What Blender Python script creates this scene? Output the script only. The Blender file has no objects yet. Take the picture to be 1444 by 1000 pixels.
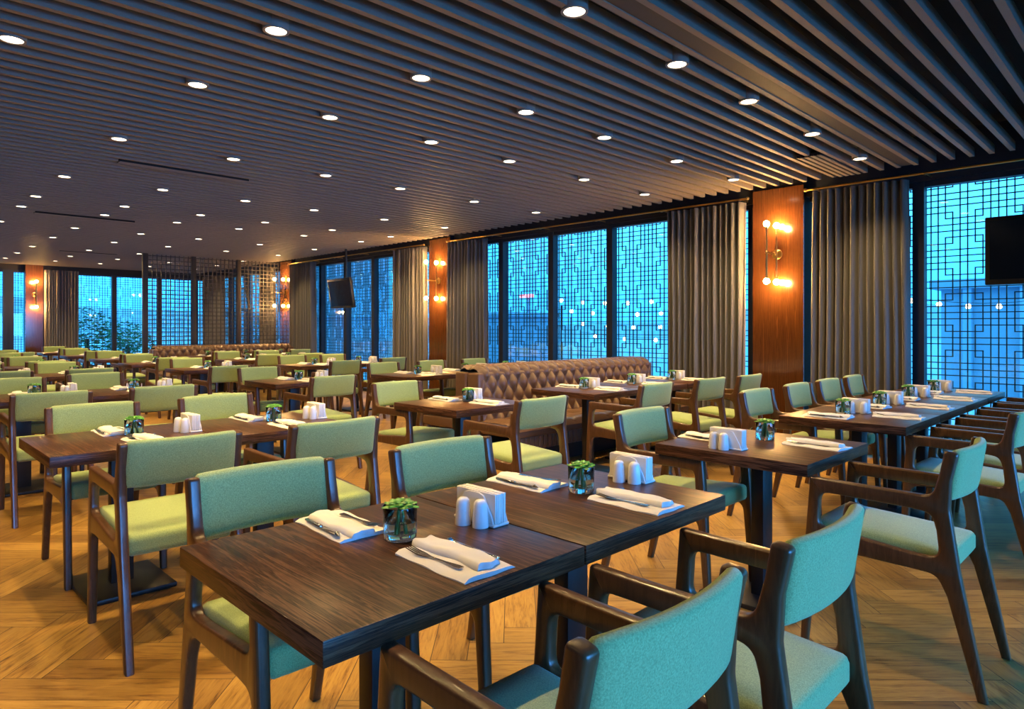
import bpy, bmesh, math, random
from mathutils import Vector, Matrix
random.seed(7)
PI = math.pi
scn = bpy.context.scene
COL = scn.collection

# ------------------------------------------------------------------ camera
cam_d = bpy.data.cameras.new('camera')
cam = bpy.data.objects.new('camera', cam_d)
COL.objects.link(cam)
cam.location = (0, 0, 1.28)
cam.rotation_euler = (PI / 2, 0, -math.radians(90 - 45.1757))
cam_d.sensor_width = 36.0
cam_d.lens = 945.19 / 1444 * 36
cam_d.shift_y = (461.47 - 500) / 1444
cam_d.clip_start = 0.05
cam_d.clip_end = 500
scn.camera = cam

# ------------------------------------------------------------------ exposure, light levels
scn.view_settings.view_transform = 'Standard'
scn.view_settings.look = 'None'
scn.view_settings.gamma = 1
scn.view_settings.use_curve_mapping = False
scn.view_settings.exposure = 0.0
SPOT_W = 98.0
LENS_E = 9.0
BULB_E = 700.0
DAY_W = 195.0  # strength of the assumed daylight lamp
SKY_E = 4.9
scn.cycles.use_denoising = True
scn.cycles.max_bounces = 8
scn.cycles.diffuse_bounces = 4
scn.cycles.transparent_max_bounces = 16
scn.cycles.sample_clamp_indirect = 6.0
scn.cycles.blur_glossy = 1.0

# ------------------------------------------------------------------ world: blue dusk sky
world = bpy.data.worlds.new('dusk_sky')
scn.world = world
world.use_nodes = True
wn, wl = world.node_tree.nodes, world.node_tree.links
wn.clear()
w_out = wn.new('ShaderNodeOutputWorld')
w_bg = wn.new('ShaderNodeBackground')
w_tc = wn.new('ShaderNodeTexCoord')
w_sep = wn.new('ShaderNodeSeparateXYZ')
w_rmp = wn.new('ShaderNodeValToRGB')
w_map = wn.new('ShaderNodeMapRange')
w_map.inputs[1].default_value = -0.1
w_map.inputs[2].default_value = 0.5
w_noi = wn.new('ShaderNodeTexNoise')
w_noi.inputs['Scale'].default_value = 3.0
w_noi.inputs['Detail'].default_value = 4.0
w_add = wn.new('ShaderNodeMath'); w_add.operation = 'MULTIPLY_ADD'
w_add.inputs[1].default_value = 0.10
wl.new(w_tc.outputs['Generated'], w_sep.inputs[0])
wl.new(w_tc.outputs['Generated'], w_noi.inputs['Vector'])
wl.new(w_sep.outputs['Z'], w_map.inputs[0])
wl.new(w_noi.outputs[0], w_add.inputs[0])
wl.new(w_map.outputs[0], w_add.inputs[2])
wl.new(w_add.outputs[0], w_rmp.inputs[0])
wl.new(w_rmp.outputs[0], w_bg.inputs[0])
wl.new(w_bg.outputs[0], w_out.inputs[0])
cr = w_rmp.color_ramp
cr.elements[0].position = 0.10; cr.elements[0].color = (0.012, 0.19, 0.56, 1)
cr.elements[1].position = 0.75; cr.elements[1].color = (0.066, 0.43, 0.72, 1)
e = cr.elements.new(0.30); e.color = (0.028, 0.30, 0.67, 1)
w_bg.inputs[1].default_value = SKY_E

def link(o, parent=None):
    COL.objects.link(o)
    if parent is not None:
        o.parent = parent
    return o

# assumed blue daylight: area lamp at an unseen window added in the near wall
def assumed_daylight(name, loc, rot, sx, sy, watts, color):
    d = bpy.data.lights.new(name, 'AREA')
    d.shape = 'RECTANGLE'; d.size = sx; d.size_y = sy
    d.energy = watts; d.color = color; d.specular_factor = 0.12; d.spread = math.radians(82)  # highlights weakened to keep blue glints off the dark wood
    o = bpy.data.objects.new(name, d)
    o.location = loc; o.rotation_euler = rot
    link(o)
    return o
assumed_daylight('window_daylight', (2.9, -2.70, 1.15), (-PI / 2 + 0.17, 0, PI), 8.0, 1.7, DAY_W, (0.075, 0.35, 1.0))  # tilted down and kept narrow so little light reaches the ceiling slats

# ------------------------------------------------------------------ node helpers
class NT:
    def __init__(s, name):
        s.m = bpy.data.materials.new(name)
        s.m.use_nodes = True
        s.t = s.m.node_tree; s.t.nodes.clear()
        s.out = s.t.nodes.new('ShaderNodeOutputMaterial')
    def n(s, typ, **kw):
        nd = s.t.nodes.new(typ)
        for k, v in kw.items():
            setattr(nd, k, v)
        return nd
    def l(s, a, b):
        s.t.links.new(a, b)
    def val(s, sock, v):
        if isinstance(v, (int, float)):
            sock.default_value = v
        elif isinstance(v, tuple):
            sock.default_value = v
        else:
            s.l(v, sock)
    def math(s, op, a, b=None, c=None):
        nd = s.n('ShaderNodeMath', operation=op)
        s.val(nd.inputs[0], a)
        if b is not None: s.val(nd.inputs[1], b)
        if c is not None: s.val(nd.inputs[2], c)
        return nd.outputs[0]
    def ramp(s, fac, stops):
        nd = s.n('ShaderNodeValToRGB')
        el = nd.color_ramp.elements
        while len(el) < len(stops):
            el.new(0.5)
        for e, (p, c) in zip(el, stops):
            e.position = p
            e.color = (c[0], c[1], c[2], 1)
        s.val(nd.inputs[0], fac)
        return nd.outputs[0]
    def mix(s, fac, a, b, blend='MIX'):
        nd = s.n('ShaderNodeMix', data_type='RGBA', blend_type=blend)
        s.val(nd.inputs[0], fac)
        for sock, v in ((nd.inputs[6], a), (nd.inputs[7], b)):
            s.val(sock, (v[0], v[1], v[2], 1) if isinstance(v, tuple) else v)
        return nd.outputs[2]
    def coord(s, which='Object', scale=(1, 1, 1), rot=(0, 0, 0), rand=False):
        tc = s.n('ShaderNodeTexCoord')
        mp = s.n('ShaderNodeMapping')
        mp.inputs['Scale'].default_value = scale
        mp.inputs['Rotation'].default_value = rot
        s.l(tc.outputs[which], mp.inputs[0])
        if rand:
            oi = s.n('ShaderNodeObjectInfo')
            cb = s.n('ShaderNodeCombineXYZ')
            r = s.math('MULTIPLY', oi.outputs['Random'], 37.0)
            for i in range(3): s.l(r, cb.inputs[i])
            s.l(cb.outputs[0], mp.inputs['Location'])
        return mp.outputs[0]
    def noise(s, vec, scale, detail=3, rough=0.5, dist=0.0):
        nd = s.n('ShaderNodeTexNoise')
        s.l(vec, nd.inputs['Vector'])
        nd.inputs['Scale'].default_value = scale
        nd.inputs['Detail'].default_value = detail
        nd.inputs['Roughness'].default_value = rough
        nd.inputs['Distortion'].default_value = dist
        return nd.outputs[0]
    def bump(s, h, strength=0.3, dist=0.01):
        nd = s.n('ShaderNodeBump')
        nd.inputs['Strength'].default_value = strength
        nd.inputs['Distance'].default_value = dist
        s.l(h, nd.inputs['Height'])
        return nd.outputs[0]
    def bsdf(s, color, rough=0.5, metal=0.0, normal=None, spec=0.5, coat=0.0, sheen=0.0, trans=0.0, ior=1.45, emis=None, estr=0.0):
        b = s.n('ShaderNodeBsdfPrincipled')
        s.val(b.inputs['Base Color'], (*color, 1) if isinstance(color, tuple) else color)
        s.val(b.inputs['Roughness'], rough)
        b.inputs['Metallic'].default_value = metal
        b.inputs['Specular IOR Level'].default_value = spec
        b.inputs['Coat Weight'].default_value = coat
        b.inputs['Coat Roughness'].default_value = 0.08
        b.inputs['Sheen Weight'].default_value = sheen
        b.inputs['Transmission Weight'].default_value = trans
        b.inputs['IOR'].default_value = ior
        if emis:
            b.inputs['Emission Color'].default_value = (*emis, 1)
            b.inputs['Emission Strength'].default_value = estr
        if normal is not None:
            s.l(normal, b.inputs['Normal'])
        s.l(b.outputs[0], s.out.inputs[0])
        return s.m

def plain(name, color, rough=0.5, **kw):
    t = NT(name)
    v = t.coord(rand=True)
    f = t.noise(v, 18, 3)
    c = t.mix(t.math('MULTIPLY', f, 0.35), color, tuple(x * 0.7 for x in color))
    return t.bsdf(c, rough, **kw)

def emit(name, color, strength):
    t = NT(name)
    em = t.n('ShaderNodeEmission')
    em.inputs[0].default_value = (*color, 1)
    em.inputs[1].default_value = strength
    t.l(em.outputs[0], t.out.inputs[0])
    return t.m

def wood(name, dark, mid, light, scale, rough, coat=0.0, spec=0.5):
    t = NT(name)
    v = t.coord(scale=scale, rand=True)
    f1 = t.noise(v, 1.0, 5, 0.62, 0.8)
    f2 = t.noise(v, 4.5, 4, 0.6, 0.3)
    f = t.math('ADD', t.math('MULTIPLY', f1, 0.68), t.math('MULTIPLY', f2, 0.32))
    c = t.ramp(f, [(0.36, dark), (0.48, mid), (0.54, dark), (0.62, light), (0.72, mid)])
    return t.bsdf(c, rough, coat=coat, spec=spec)

def tabletop_wood(name, dark, mid, light, rough):
    t = NT(name)
    tc = t.n('ShaderNodeTexCoord')
    sp = t.n('ShaderNodeSeparateXYZ'); t.l(tc.outputs['Normal'], sp.inputs[0])
    edge = t.math('GREATER_THAN', t.math('ABSOLUTE', sp.outputs[1]), 0.5)
    va = t.coord(scale=(30, 1.3, 30), rand=True)
    vb = t.coord(scale=(1.8, 30, 75), rand=True)
    v = t.mix(edge, va, vb)
    f1 = t.noise(v, 1.0, 4, 0.6, 1.6)
    f2 = t.noise(v, 3.2, 4, 0.6, 0.4)
    f = t.math('ADD', t.math('MULTIPLY', f1, 0.62), t.math('MULTIPLY', f2, 0.38))
    c = t.ramp(f, [(0.38, dark), (0.455, mid), (0.49, dark), (0.545, light), (0.585, mid), (0.62, dark), (0.67, mid)])
    return t.bsdf(c, rough, spec=0.22)

def fabric(name, c1, c2, scale=300):
    t = NT(name)
    v = t.coord()
    f = t.noise(v, scale, 2, 0.7)
    g = t.noise(v, 9, 3)
    c = t.ramp(f, [(0.32, c2), (0.68, c1)])
    c = t.mix(t.math('MULTIPLY', g, 0.3), c, tuple(x * 0.75 for x in c1))
    nb = t.bump(f, 0.25, 0.002)
    return t.bsdf(c, 0.92, normal=nb, spec=0.2, sheen=0.25)

M = {}
M['chair_wood'] = wood('walnut_frame', (0.066, 0.029, 0.012), (0.094, 0.043, 0.018), (0.125, 0.059, 0.026), (14, 14, 2.2), 0.30, coat=0.25)
M['table_wood'] = tabletop_wood('rosewood_laminate', (0.016, 0.0062, 0.004), (0.074, 0.031, 0.016), (0.140, 0.064, 0.032), 0.33)
M['fabric'] = fabric('sage_fabric', (0.36, 0.465, 0.185), (0.19, 0.265, 0.098))
M['panel_wood'] = wood('lacquered_panel', (0.058, 0.020, 0.006), (0.090, 0.032, 0.009), (0.125, 0.046, 0.013), (30, 30, 0.8), 0.16, coat=0.6)
M['black_metal'] = plain('black_metal', (0.012, 0.012, 0.014), 0.38, spec=0.5)
M['frame_metal'] = plain('window_frame_paint', (0.020, 0.026, 0.045), 0.45)
M['lattice'] = plain('lattice_paint', (0.060, 0.058, 0.062), 0.5)
M['screen'] = plain('screen_paint', (0.040, 0.034, 0.030), 0.5)
M['brass'] = plain('brass', (0.62, 0.40, 0.13), 0.28, metal=1.0)
M['steel'] = plain('polished_steel', (0.55, 0.53, 0.50), 0.18, metal=1.0)
M['slat'] = plain('slat_paint', (0.23, 0.19, 0.155), 0.6)
M['void'] = plain('ceiling_void_paint', (0.010, 0.010, 0.012), 0.9)
M['dark_wall'] = plain('dark_wall_paint', (0.030, 0.028, 0.030), 0.7)
M['vent'] = plain('vent_paint', (0.055, 0.048, 0.042), 0.6)
M['ceramic'] = plain('white_ceramic', (0.82, 0.80, 0.76), 0.18)
M['paper'] = plain('paper_napkin', (0.84, 0.80, 0.74), 0.9)
M['tv_black'] = plain('tv_plastic', (0.006, 0.006, 0.007), 0.35)
M['tv_screen'] = plain('tv_glass', (0.008, 0.009, 0.010), 0.12)
M['lens'] = emit('downlight_lens', (1.0, 0.86, 0.62), LENS_E)
M['bulb'] = emit('sconce_bulb', (1.0, 0.55, 0.18), BULB_E)
M['lamp_far'] = emit('terrace_bulb', (1.0, 0.78, 0.48), 14.0)  # for the added bulbs that stand in for window reflections
M['neon'] = emit('neon_pink', (1.0, 0.30, 0.45), 4.0)
M['ring'] = plain('downlight_ring', (0.28, 0.25, 0.22), 0.5)
M['stem'] = plain('stem_green', (0.06, 0.20, 0.05), 0.5)
M['bark'] = plain('bark', (0.06, 0.045, 0.03), 0.9)
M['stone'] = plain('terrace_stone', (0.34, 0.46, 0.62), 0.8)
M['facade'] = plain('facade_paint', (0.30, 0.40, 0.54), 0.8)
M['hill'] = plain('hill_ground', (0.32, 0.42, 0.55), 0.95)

def mat_leaf():
    t = NT('succulent_leaf')
    v = t.coord(rand=True)
    f = t.noise(v, 60, 3)
    c = t.ramp(f, [(0.3, (0.035, 0.16, 0.02)), (0.6, (0.10, 0.36, 0.04)), (0.8, (0.22, 0.50, 0.08))])
    return t.bsdf(c, 0.35)
M['leaf'] = mat_leaf()
M['tree_leaf'] = plain('tree_leaf', (0.03, 0.16, 0.05), 0.7)

def mat_napkin():
    t = NT('napkin_linen')
    v = t.coord()
    f = t.noise(v, 900, 2)
    return t.bsdf(t.mix(f, (0.70, 0.69, 0.67), (0.78, 0.77, 0.75)), 0.9, normal=t.bump(f, 0.2, 0.001), spec=0.2)
M['napkin'] = mat_napkin()

def mat_leather():
    t = NT('brown_leather')
    v = t.coord()
    f = t.noise(v, 160, 3)
    g = t.noise(v, 7, 3)
    c = t.mix(g, (0.145, 0.080, 0.044), (0.105, 0.056, 0.031))
    return t.bsdf(c, 0.36, normal=t.bump(f, 0.15, 0.002))
M['leather'] = mat_leather()

def mat_curtain():
    t = NT('taupe_curtain')
    v = t.coord(scale=(200, 200, 12))
    f = t.noise(v, 1.0, 3)
    return t.bsdf(t.mix(f, (0.165, 0.157, 0.148), (0.125, 0.120, 0.113)), 0.6, spec=0.3, sheen=0.3)
M['curtain'] = mat_curtain()

def mat_pane(name, tint=(0.93, 0.97, 1.0), refl=0.10):
    t = NT(name)
    tr = t.n('ShaderNodeBsdfTransparent'); tr.inputs[0].default_value = (*tint, 1)
    gl = t.n('ShaderNodeBsdfGlossy'); gl.inputs['Roughness'].default_value = 0.02
    lw = t.n('ShaderNodeLayerWeight'); lw.inputs[0].default_value = 0.35
    mx = t.n('ShaderNodeMixShader')
    f = t.math('MULTIPLY_ADD', lw.outputs['Fresnel'], 0.35, refl * 0.3)
    t.l(f, mx.inputs[0])
    t.l(tr.outputs[0], mx.inputs[1]); t.l(gl.outputs[0], mx.inputs[2])
    t.l(mx.outputs[0], t.out.inputs[0])
    return t.m
M['pane'] = mat_pane('window_glass')
def mat_glass(name, color, ior):
    t = NT(name)
    g = t.n('ShaderNodeBsdfGlass')
    g.inputs[0].default_value = (*color, 1); g.inputs['Roughness'].default_value = 0.0; g.inputs['IOR'].default_value = ior
    t.l(g.outputs[0], t.out.inputs[0])
    return t.m
M['tumbler'] = mat_glass('tumbler_glass', (0.97, 0.99, 0.98), 1.45)
M['water'] = mat_glass('water', (0.90, 0.97, 0.92), 1.33)

def mat_floor():
    t = NT('herringbone_oak')
    W, N = 0.14, 5
    tc = t.n('ShaderNodeTexCoord')
    mp = t.n('ShaderNodeMapping')
    mp.inputs['Rotation'].default_value = (0, 0, PI / 4)
    mp.inputs['Scale'].default_value = (1 / W, 1 / W, 1)
    mp.inputs['Location'].default_value = (50.3, 50.6, 0)
    t.l(tc.outputs['Object'], mp.inputs[0])
    sp = t.n('ShaderNodeSeparateXYZ'); t.l(mp.outputs[0], sp.inputs[0])
    x, y = sp.outputs[0], sp.outputs[1]
    i, j = t.math('FLOOR', x), t.math('FLOOR', y)
    fx, fy = t.math('SUBTRACT', x, i), t.math('SUBTRACT', y, j)
    k = t.math('FLOORED_MODULO', t.math('SUBTRACT', i, j), 2.0 * N)
    isv = t.math('GREATER_THAN', k, N - 0.5)
    kv = t.math('SUBTRACT', 2.0 * N - 1, k)
    # along / across coordinates and board ids
    alH, alV = t.math('ADD', k, fx), t.math('ADD', kv, fy)
    def sel(a, b):
        return t.math('ADD', t.math('MULTIPLY', a, t.math('SUBTRACT', 1.0, isv)), t.math('MULTIPLY', b, isv))
    al, ac = sel(alH, alV), sel(fy, fx)
    idx = sel(t.math('SUBTRACT', i, k), i)
    idy = sel(j, t.math('SUBTRACT', j, kv))
    cb = t.n('ShaderNodeCombineXYZ'); t.l(idx, cb.inputs[0]); t.l(idy, cb.inputs[1]); t.l(isv, cb.inputs[2])
    wnz = t.n('ShaderNodeTexWhiteNoise', noise_dimensions='3D'); t.l(cb.outputs[0], wnz.inputs[0])
    rnd = wnz.outputs['Value']
    # distance to board edges
    eac = t.math('MINIMUM', ac, t.math('SUBTRACT', 1.0, ac))
    eal = t.math('MINIMUM', al, t.math('SUBTRACT', float(N), al))
    ed = t.math('MINIMUM', eac, eal)
    gap = t.math('LESS_THAN', ed, 0.012)
    gv = t.n('ShaderNodeCombineXYZ')
    t.l(t.math('MULTIPLY_ADD', rnd, 61.0, t.math('MULTIPLY', al, 0.30)), gv.inputs[0])
    t.l(t.math('MULTIPLY', ac, 2.6), gv.inputs[1])
    t.l(t.math('MULTIPLY', rnd, 29.0), gv.inputs[2])
    g1 = t.noise(gv.outputs[0], 1.6, 5, 0.6, 1.2)
    g2 = t.noise(gv.outputs[0], 7.0, 4, 0.6, 0.4)
    g = t.math('ADD', t.math('MULTIPLY', g1, 0.6), t.math('MULTIPLY', g2, 0.4))
    c = t.ramp(g, [(0.31, (0.050, 0.020, 0.006)), (0.385, (0.20, 0.100, 0.022)), (0.50, (0.33, 0.190, 0.044)), (0.70, (0.43, 0.270, 0.072))])
    tone = t.ramp(rnd, [(0.0, (0.62, 0.56, 0.50)), (0.5, (0.92, 0.90, 0.86)), (1.0, (1.12, 1.10, 1.05))])
    c = t.mix(1.0, c, tone, 'MULTIPLY')
    c = t.mix(gap, c, (0.05, 0.022, 0.008))
    return t.bsdf(c, t.math('MULTIPLY_ADD', g2, 0.2, 0.30), normal=t.bump(t.math('SUBTRACT', g2, t.math('MULTIPLY', gap, 1.5)), 0.10, 0.002), spec=0.4)
M['floor'] = mat_floor()

# ------------------------------------------------------------------ mesh helpers
class MB:
    def __init__(s):
        s.b = bmesh.new()
    def box(s, x0, x1, y0, y1, z0, z1, bev=0.0, seg=2, mtx=None):
        r = bmesh.ops.create_cube(s.b, size=1.0)
        vs = r['verts']
        for v in vs:
            v.co = Vector(((x0 + x1) / 2 + v.co.x * (x1 - x0), (y0 + y1) / 2 + v.co.y * (y1 - y0), (z0 + z1) / 2 + v.co.z * (z1 - z0)))
        if mtx is not None:
            for v in vs: v.co = mtx @ v.co
        if bev > 0:
            es = list({e for v in vs for e in v.link_edges})
            bmesh.ops.bevel(s.b, geom=es, offset=bev, segments=seg, affect='EDGES', profile=0.5)
        return s
    def tube(s, p0, p1, r0, r1=None, seg=12, caps=True):
        r1 = r0 if r1 is None else r1
        p0, p1 = Vector(p0), Vector(p1)
        d = (p1 - p0)
        q = d.to_track_quat('Z', 'Y').to_matrix()
        rings = []
        for p, r in ((p0, r0), (p1, r1)):
            rings.append([s.b.verts.new(p + q @ Vector((r * math.cos(2 * PI * a / seg), r * math.sin(2 * PI * a / seg), 0))) for a in range(seg)])
        for a in range(seg):
            c = (a + 1) % seg
            s.b.faces.new((rings[0][a], rings[0][c], rings[1][c], rings[1][a]))
        if caps:
            s.b.faces.new(list(reversed(rings[0]))); s.b.faces.new(rings[1])
        return s
    def lathe(s, prof, seg=24, c=(0, 0, 0)):
        rings = []
        for r, z in prof:
            if r < 1e-6:
                rings.append([s.b.verts.new((c[0], c[1], c[2] + z))])
            else:
                rings.append([s.b.verts.new((c[0] + r * math.cos(2 * PI * a / seg), c[1] + r * math.sin(2 * PI * a / seg), c[2] + z)) for a in range(seg)])
        for A, B in zip(rings, rings[1:]):
            for a in range(seg):
                n = (a + 1) % seg
                if len(A) == 1 and len(B) == 1: continue
                if len(A) == 1: s.b.faces.new((A[0], B[n], B[a]))
                elif len(B) == 1: s.b.faces.new((A[a], A[n], B[0]))
                else: s.b.faces.new((A[a], A[n], B[n], B[a]))
        return s
    def ball(s, c, r, u=12, v=8, sc=(1, 1, 1)):
        bmesh.ops.create_uvsphere(s.b, u_segments=u, v_segments=v, radius=r, matrix=Matrix.Translation(c) @ Matrix.Diagonal((*sc, 1)))
        return s
    def grid(s, fn, nu, nv, closed_u=False):
        vs = [[s.b.verts.new(fn(i / nu, j / nv)) for j in range(nv + 1)] for i in range(nu + (0 if closed_u else 1))]
        n = len(vs)
        for i in range(nu):
            a, b = vs[i], vs[(i + 1) % n]
            for j in range(nv):
                s.b.faces.new((a[j], b[j], b[j + 1], a[j + 1]))
        return vs
    def prism(s, poly, x0, x1, bev=0.0, cut=()):
        """poly in (y,z) counter-clockwise, extruded along x; edge k runs poly[k]->poly[k+1]; edges in cut stay square"""
        n = len(poly)
        def off(b):
            if b == 0: return list(poly)
            L = []
            for k in range(n):
                p, q = poly[k], poly[(k + 1) % n]
                dx, dy = q[0] - p[0], q[1] - p[1]
                l = math.hypot(dx, dy) or 1e-9
                nx, ny = -dy / l, dx / l
                o = 0.0 if k in cut else b
                L.append((p[0] + nx * o, p[1] + ny * o, dx / l, dy / l))
            R = []
            for k in range(n):
                a, c = L[k - 1], L[k]
                den = a[2] * c[3] - a[3] * c[2]
                if abs(den) < 0.05:
                    R.append(((c[0]), (c[1])) if (k - 1) % n not in cut else (c[0], c[1])); continue
                t = ((c[0] - a[0]) * c[3] - (c[1] - a[1]) * c[2]) / den
                R.append((a[0] + a[2] * t, a[1] + a[3] * t))
            return R
        secs = [(x0, off(bev)), (x0 + bev, poly), (x1 - bev, poly), (x1, off(bev))] if bev > 0 else [(x0, poly), (x1, poly)]
        if bev > 0.004:
            h = off(bev * 0.29)
            secs = [secs[0], (x0 + bev * 0.29, h), secs[1], secs[2], (x1 - bev * 0.29, h), secs[3]]
        rings = [[s.b.verts.new((x, y, z)) for y, z in P] for x, P in secs]
        for A, B in zip(rings, rings[1:]):
            for k in range(n):
                m = (k + 1) % n
                s.b.faces.new((A[k], A[m], B[m], B[k]))
        s.b.faces.new(list(reversed(rings[0]))); s.b.faces.new(rings[-1])
        return s
    def mesh(s, name, mat, smooth=40):
        bmesh.ops.recalc_face_normals(s.b, faces=s.b.faces)
        me = bpy.data.meshes.new(name)
        if smooth:
            lim = math.radians(smooth)
            for f in s.b.faces: f.smooth = True
            for e in s.b.edges:
                if len(e.link_faces) == 2 and e.calc_face_angle(0) > lim:
                    e.smooth = False
        s.b.to_mesh(me); s.b.free()
        me.materials.append(mat)
        return me
    def obj(s, name, mat, parent=None, smooth=40, loc=None):
        o = bpy.data.objects.new(name, s.mesh(name, mat, smooth))
        if loc is not None: o.location = loc
        return link(o, parent)

def round_poly(pts, seg=5):
    """pts: (y,z) or (y,z,r[,'cut']) -> polygon with corner arcs; returns polygon and indices of cut edges"""
    n = len(pts); out = []; cuts = []
    for k, p in enumerate(pts):
        r = p[2] if len(p) > 2 else 0
        P = Vector(p[:2]); A = Vector(pts[k - 1][:2]); B = Vector(pts[(k + 1) % n][:2])
        if r > 0:
            u, v = (A - P).normalized(), (B - P).normalized()
            ang = u.angle(v)
            t = min(r / math.tan(ang / 2), (A - P).length * 0.49, (B - P).length * 0.49)
            a, b = P + u * t, P + v * t
            for q in range(seg + 1):
                w = q / seg
                out.append(tuple((1 - w) ** 2 * a + 2 * w * (1 - w) * P + w * w * b))
        else:
            out.append(tuple(P))
        if len(p) > 3:
            cuts.append(len(out) - 1)
    return out, set(cuts)

def cushion(sx, sy, sz, r, n=8, dome=0.0, deform=None):
    """rounded block, centred; deform(v) moves points"""
    mb = MB()
    bmesh.ops.create_cube(mb.b, size=2.0)
    bmesh.ops.subdivide_edges(mb.b, edges=mb.b.edges[:], cuts=n, use_grid_fill=True)
    hx, hy, hz = sx / 2 - r, sy / 2 - r, sz / 2 - r
    for v in mb.b.verts:
        # concentrate the grid at the rounded rim
        def mp(t, h):
            a = abs(t); s_ = 1 if t >= 0 else -1
            return s_ * (a / 0.72 * h if a < 0.72 else h + (a - 0.72) / 0.28 * r)
        p = Vector((mp(v.co.x, hx), mp(v.co.y, hy), mp(v.co.z, hz)))
        q = Vector((max(-hx, min(hx, p.x)), max(-hy, min(hy, p.y)), max(-hz, min(hz, p.z))))
        d = p - q
        if d.length > 1e-6:
            m = max(abs(d.x), abs(d.y), abs(d.z))
            p = q + d.normalized() * m
        u, w = p.x / (sx / 2), p.y / (sy / 2)
        if p.z > 0: p.z += dome * max(0, 1 - u * u) * max(0, 1 - w * w)
        v.co = deform(p) if deform else p
    return mb

def thing(name, label, cat, loc=(0, 0, 0), rz=0.0, group=None):
    o = bpy.data.objects.new(name, None)
    o.empty_display_size = 0.1
    o.location = loc; o.rotation_euler = (0, 0, rz)
    tag(o, label, cat, group)
    return link(o)

def tag(o, label=None, cat=None, group=None, kind=None):
    if label: o['label'] = label
    if cat: o['category'] = cat
    if group: o['group'] = group
    if kind: o['kind'] = kind
    return o

def dup(root, loc, rz=0.0, label=None, group=None, skip=()):
    r = root.copy(); COL.objects.link(r)
    r.location = loc; r.rotation_euler = (root.rotation_euler.x, root.rotation_euler.y, rz)
    if label: r['label'] = label
    if group: r['group'] = group
    for ch in root.children:
        if ch.name.split('.')[0] in skip: continue
        c = ch.copy(); COL.objects.link(c); c.parent = r
        for g in ch.children:
            d = g.copy(); COL.objects.link(d); d.parent = c
    return r

def struct(o):
    o['kind'] = 'structure'
    return o

# ------------------------------------------------------------------ room dimensions
XW = 7.42          # glass line of the right-hand window wall
XF = 7.22          # face of its pillars
XL, YN, YB, YLF = -2.6, -2.6, 20.0, 22.0
ZC = 2.80          # underside of the ceiling slats
PIL = [(2.87, 3.43), (8.75, 9.32), (14.42, 14.98)]

# floor and ceiling
struct(MB().box(XL - 0.1, XW + 0.12, YN - 0.1, YB + 0.12, -0.08, 0.0).obj('floor', M['floor']))
ceil = struct(MB().box(XL - 0.1, XW + 0.2, YN - 0.1, YB + 0.2, 3.12, 3.2).obj('ceiling', M['void']))
sl = MB()
PITCH = 0.1465
k0 = int((YN - 1.786) / PITCH); k1 = int((YB - 1.786) / PITCH)
slat_y = [1.786 + PITCH * k for k in range(k0, k1)]
for y in slat_y:
    sl.box(XL, 7.12, y - 0.019, y + 0.019, ZC, ZC + 0.075)
sl.obj('ceiling_slats', M['slat'], ceil)
# the dark infill board between two slats that runs beside the first lights
MB().box(XL, 7.1, 1.806, 1.9125, ZC + 0.006, ZC + 0.03).obj('infill_board', M['vent'], ceil)

# near and left walls (behind the camera); the near window opening is assumed
wn_ = MB()
wn_.box(XL, XW + 0.1, YN - 0.15, YN - 0.05, 2.0, 3.2)  # window head kept low to hold light off the slats
wn_.box(XL, -1.7, YN - 0.15, YN - 0.05, 0, 2.0)
wn_.box(6.9, XW + 0.1, YN - 0.15, YN - 0.05, 0, 2.0)
wn_.box(XL - 2.0, XW + 2.0, YN - 6.0, YN - 0.16, 2.05, 2.2)  # unseen canopy outside, added to keep sky and ground light off the slats
struct(wn_.obj('wall_near', M['dark_wall']))
struct(MB().box(XL - 0.15, XL, YN - 0.1, YB + 0.1, 0, 3.2).obj('wall_left', M['dark_wall']))
nw = MB()  # frame of the assumed near window, added to go with the daylight lamp
for i in range(9):
    x = -1.7 + i * 8.6 / 8
    nw.box(x - 0.04, x + 0.04, YN - 0.14, YN - 0.06, 0, 2.0)
nw.box(-1.7, 6.9, YN - 0.14, YN - 0.06, 1.93, 2.0); nw.box(-1.7, 6.9, YN - 0.14, YN - 0.06, 0, 0.08)
struct(nw.obj('window_9', M['frame_metal']))

# header beam of the right wall and of the back wall
hd = MB()
hd.box(XW - 0.1, XW + 0.12, YN - 0.1, YB + 0.12, 2.68, 3.12)
struct(hd.obj('wall_right', M['frame_metal']))
hb = MB()
hb.box(XL, XW + 0.1, YB - 0.02, YB + 0.12, 2.66, 3.12)
hb.box(XL, 1.0, YB - 0.02, YB + 0.12, 0, 2.66)
struct(hb.obj('wall_back', M['dark_wall']))

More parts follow.
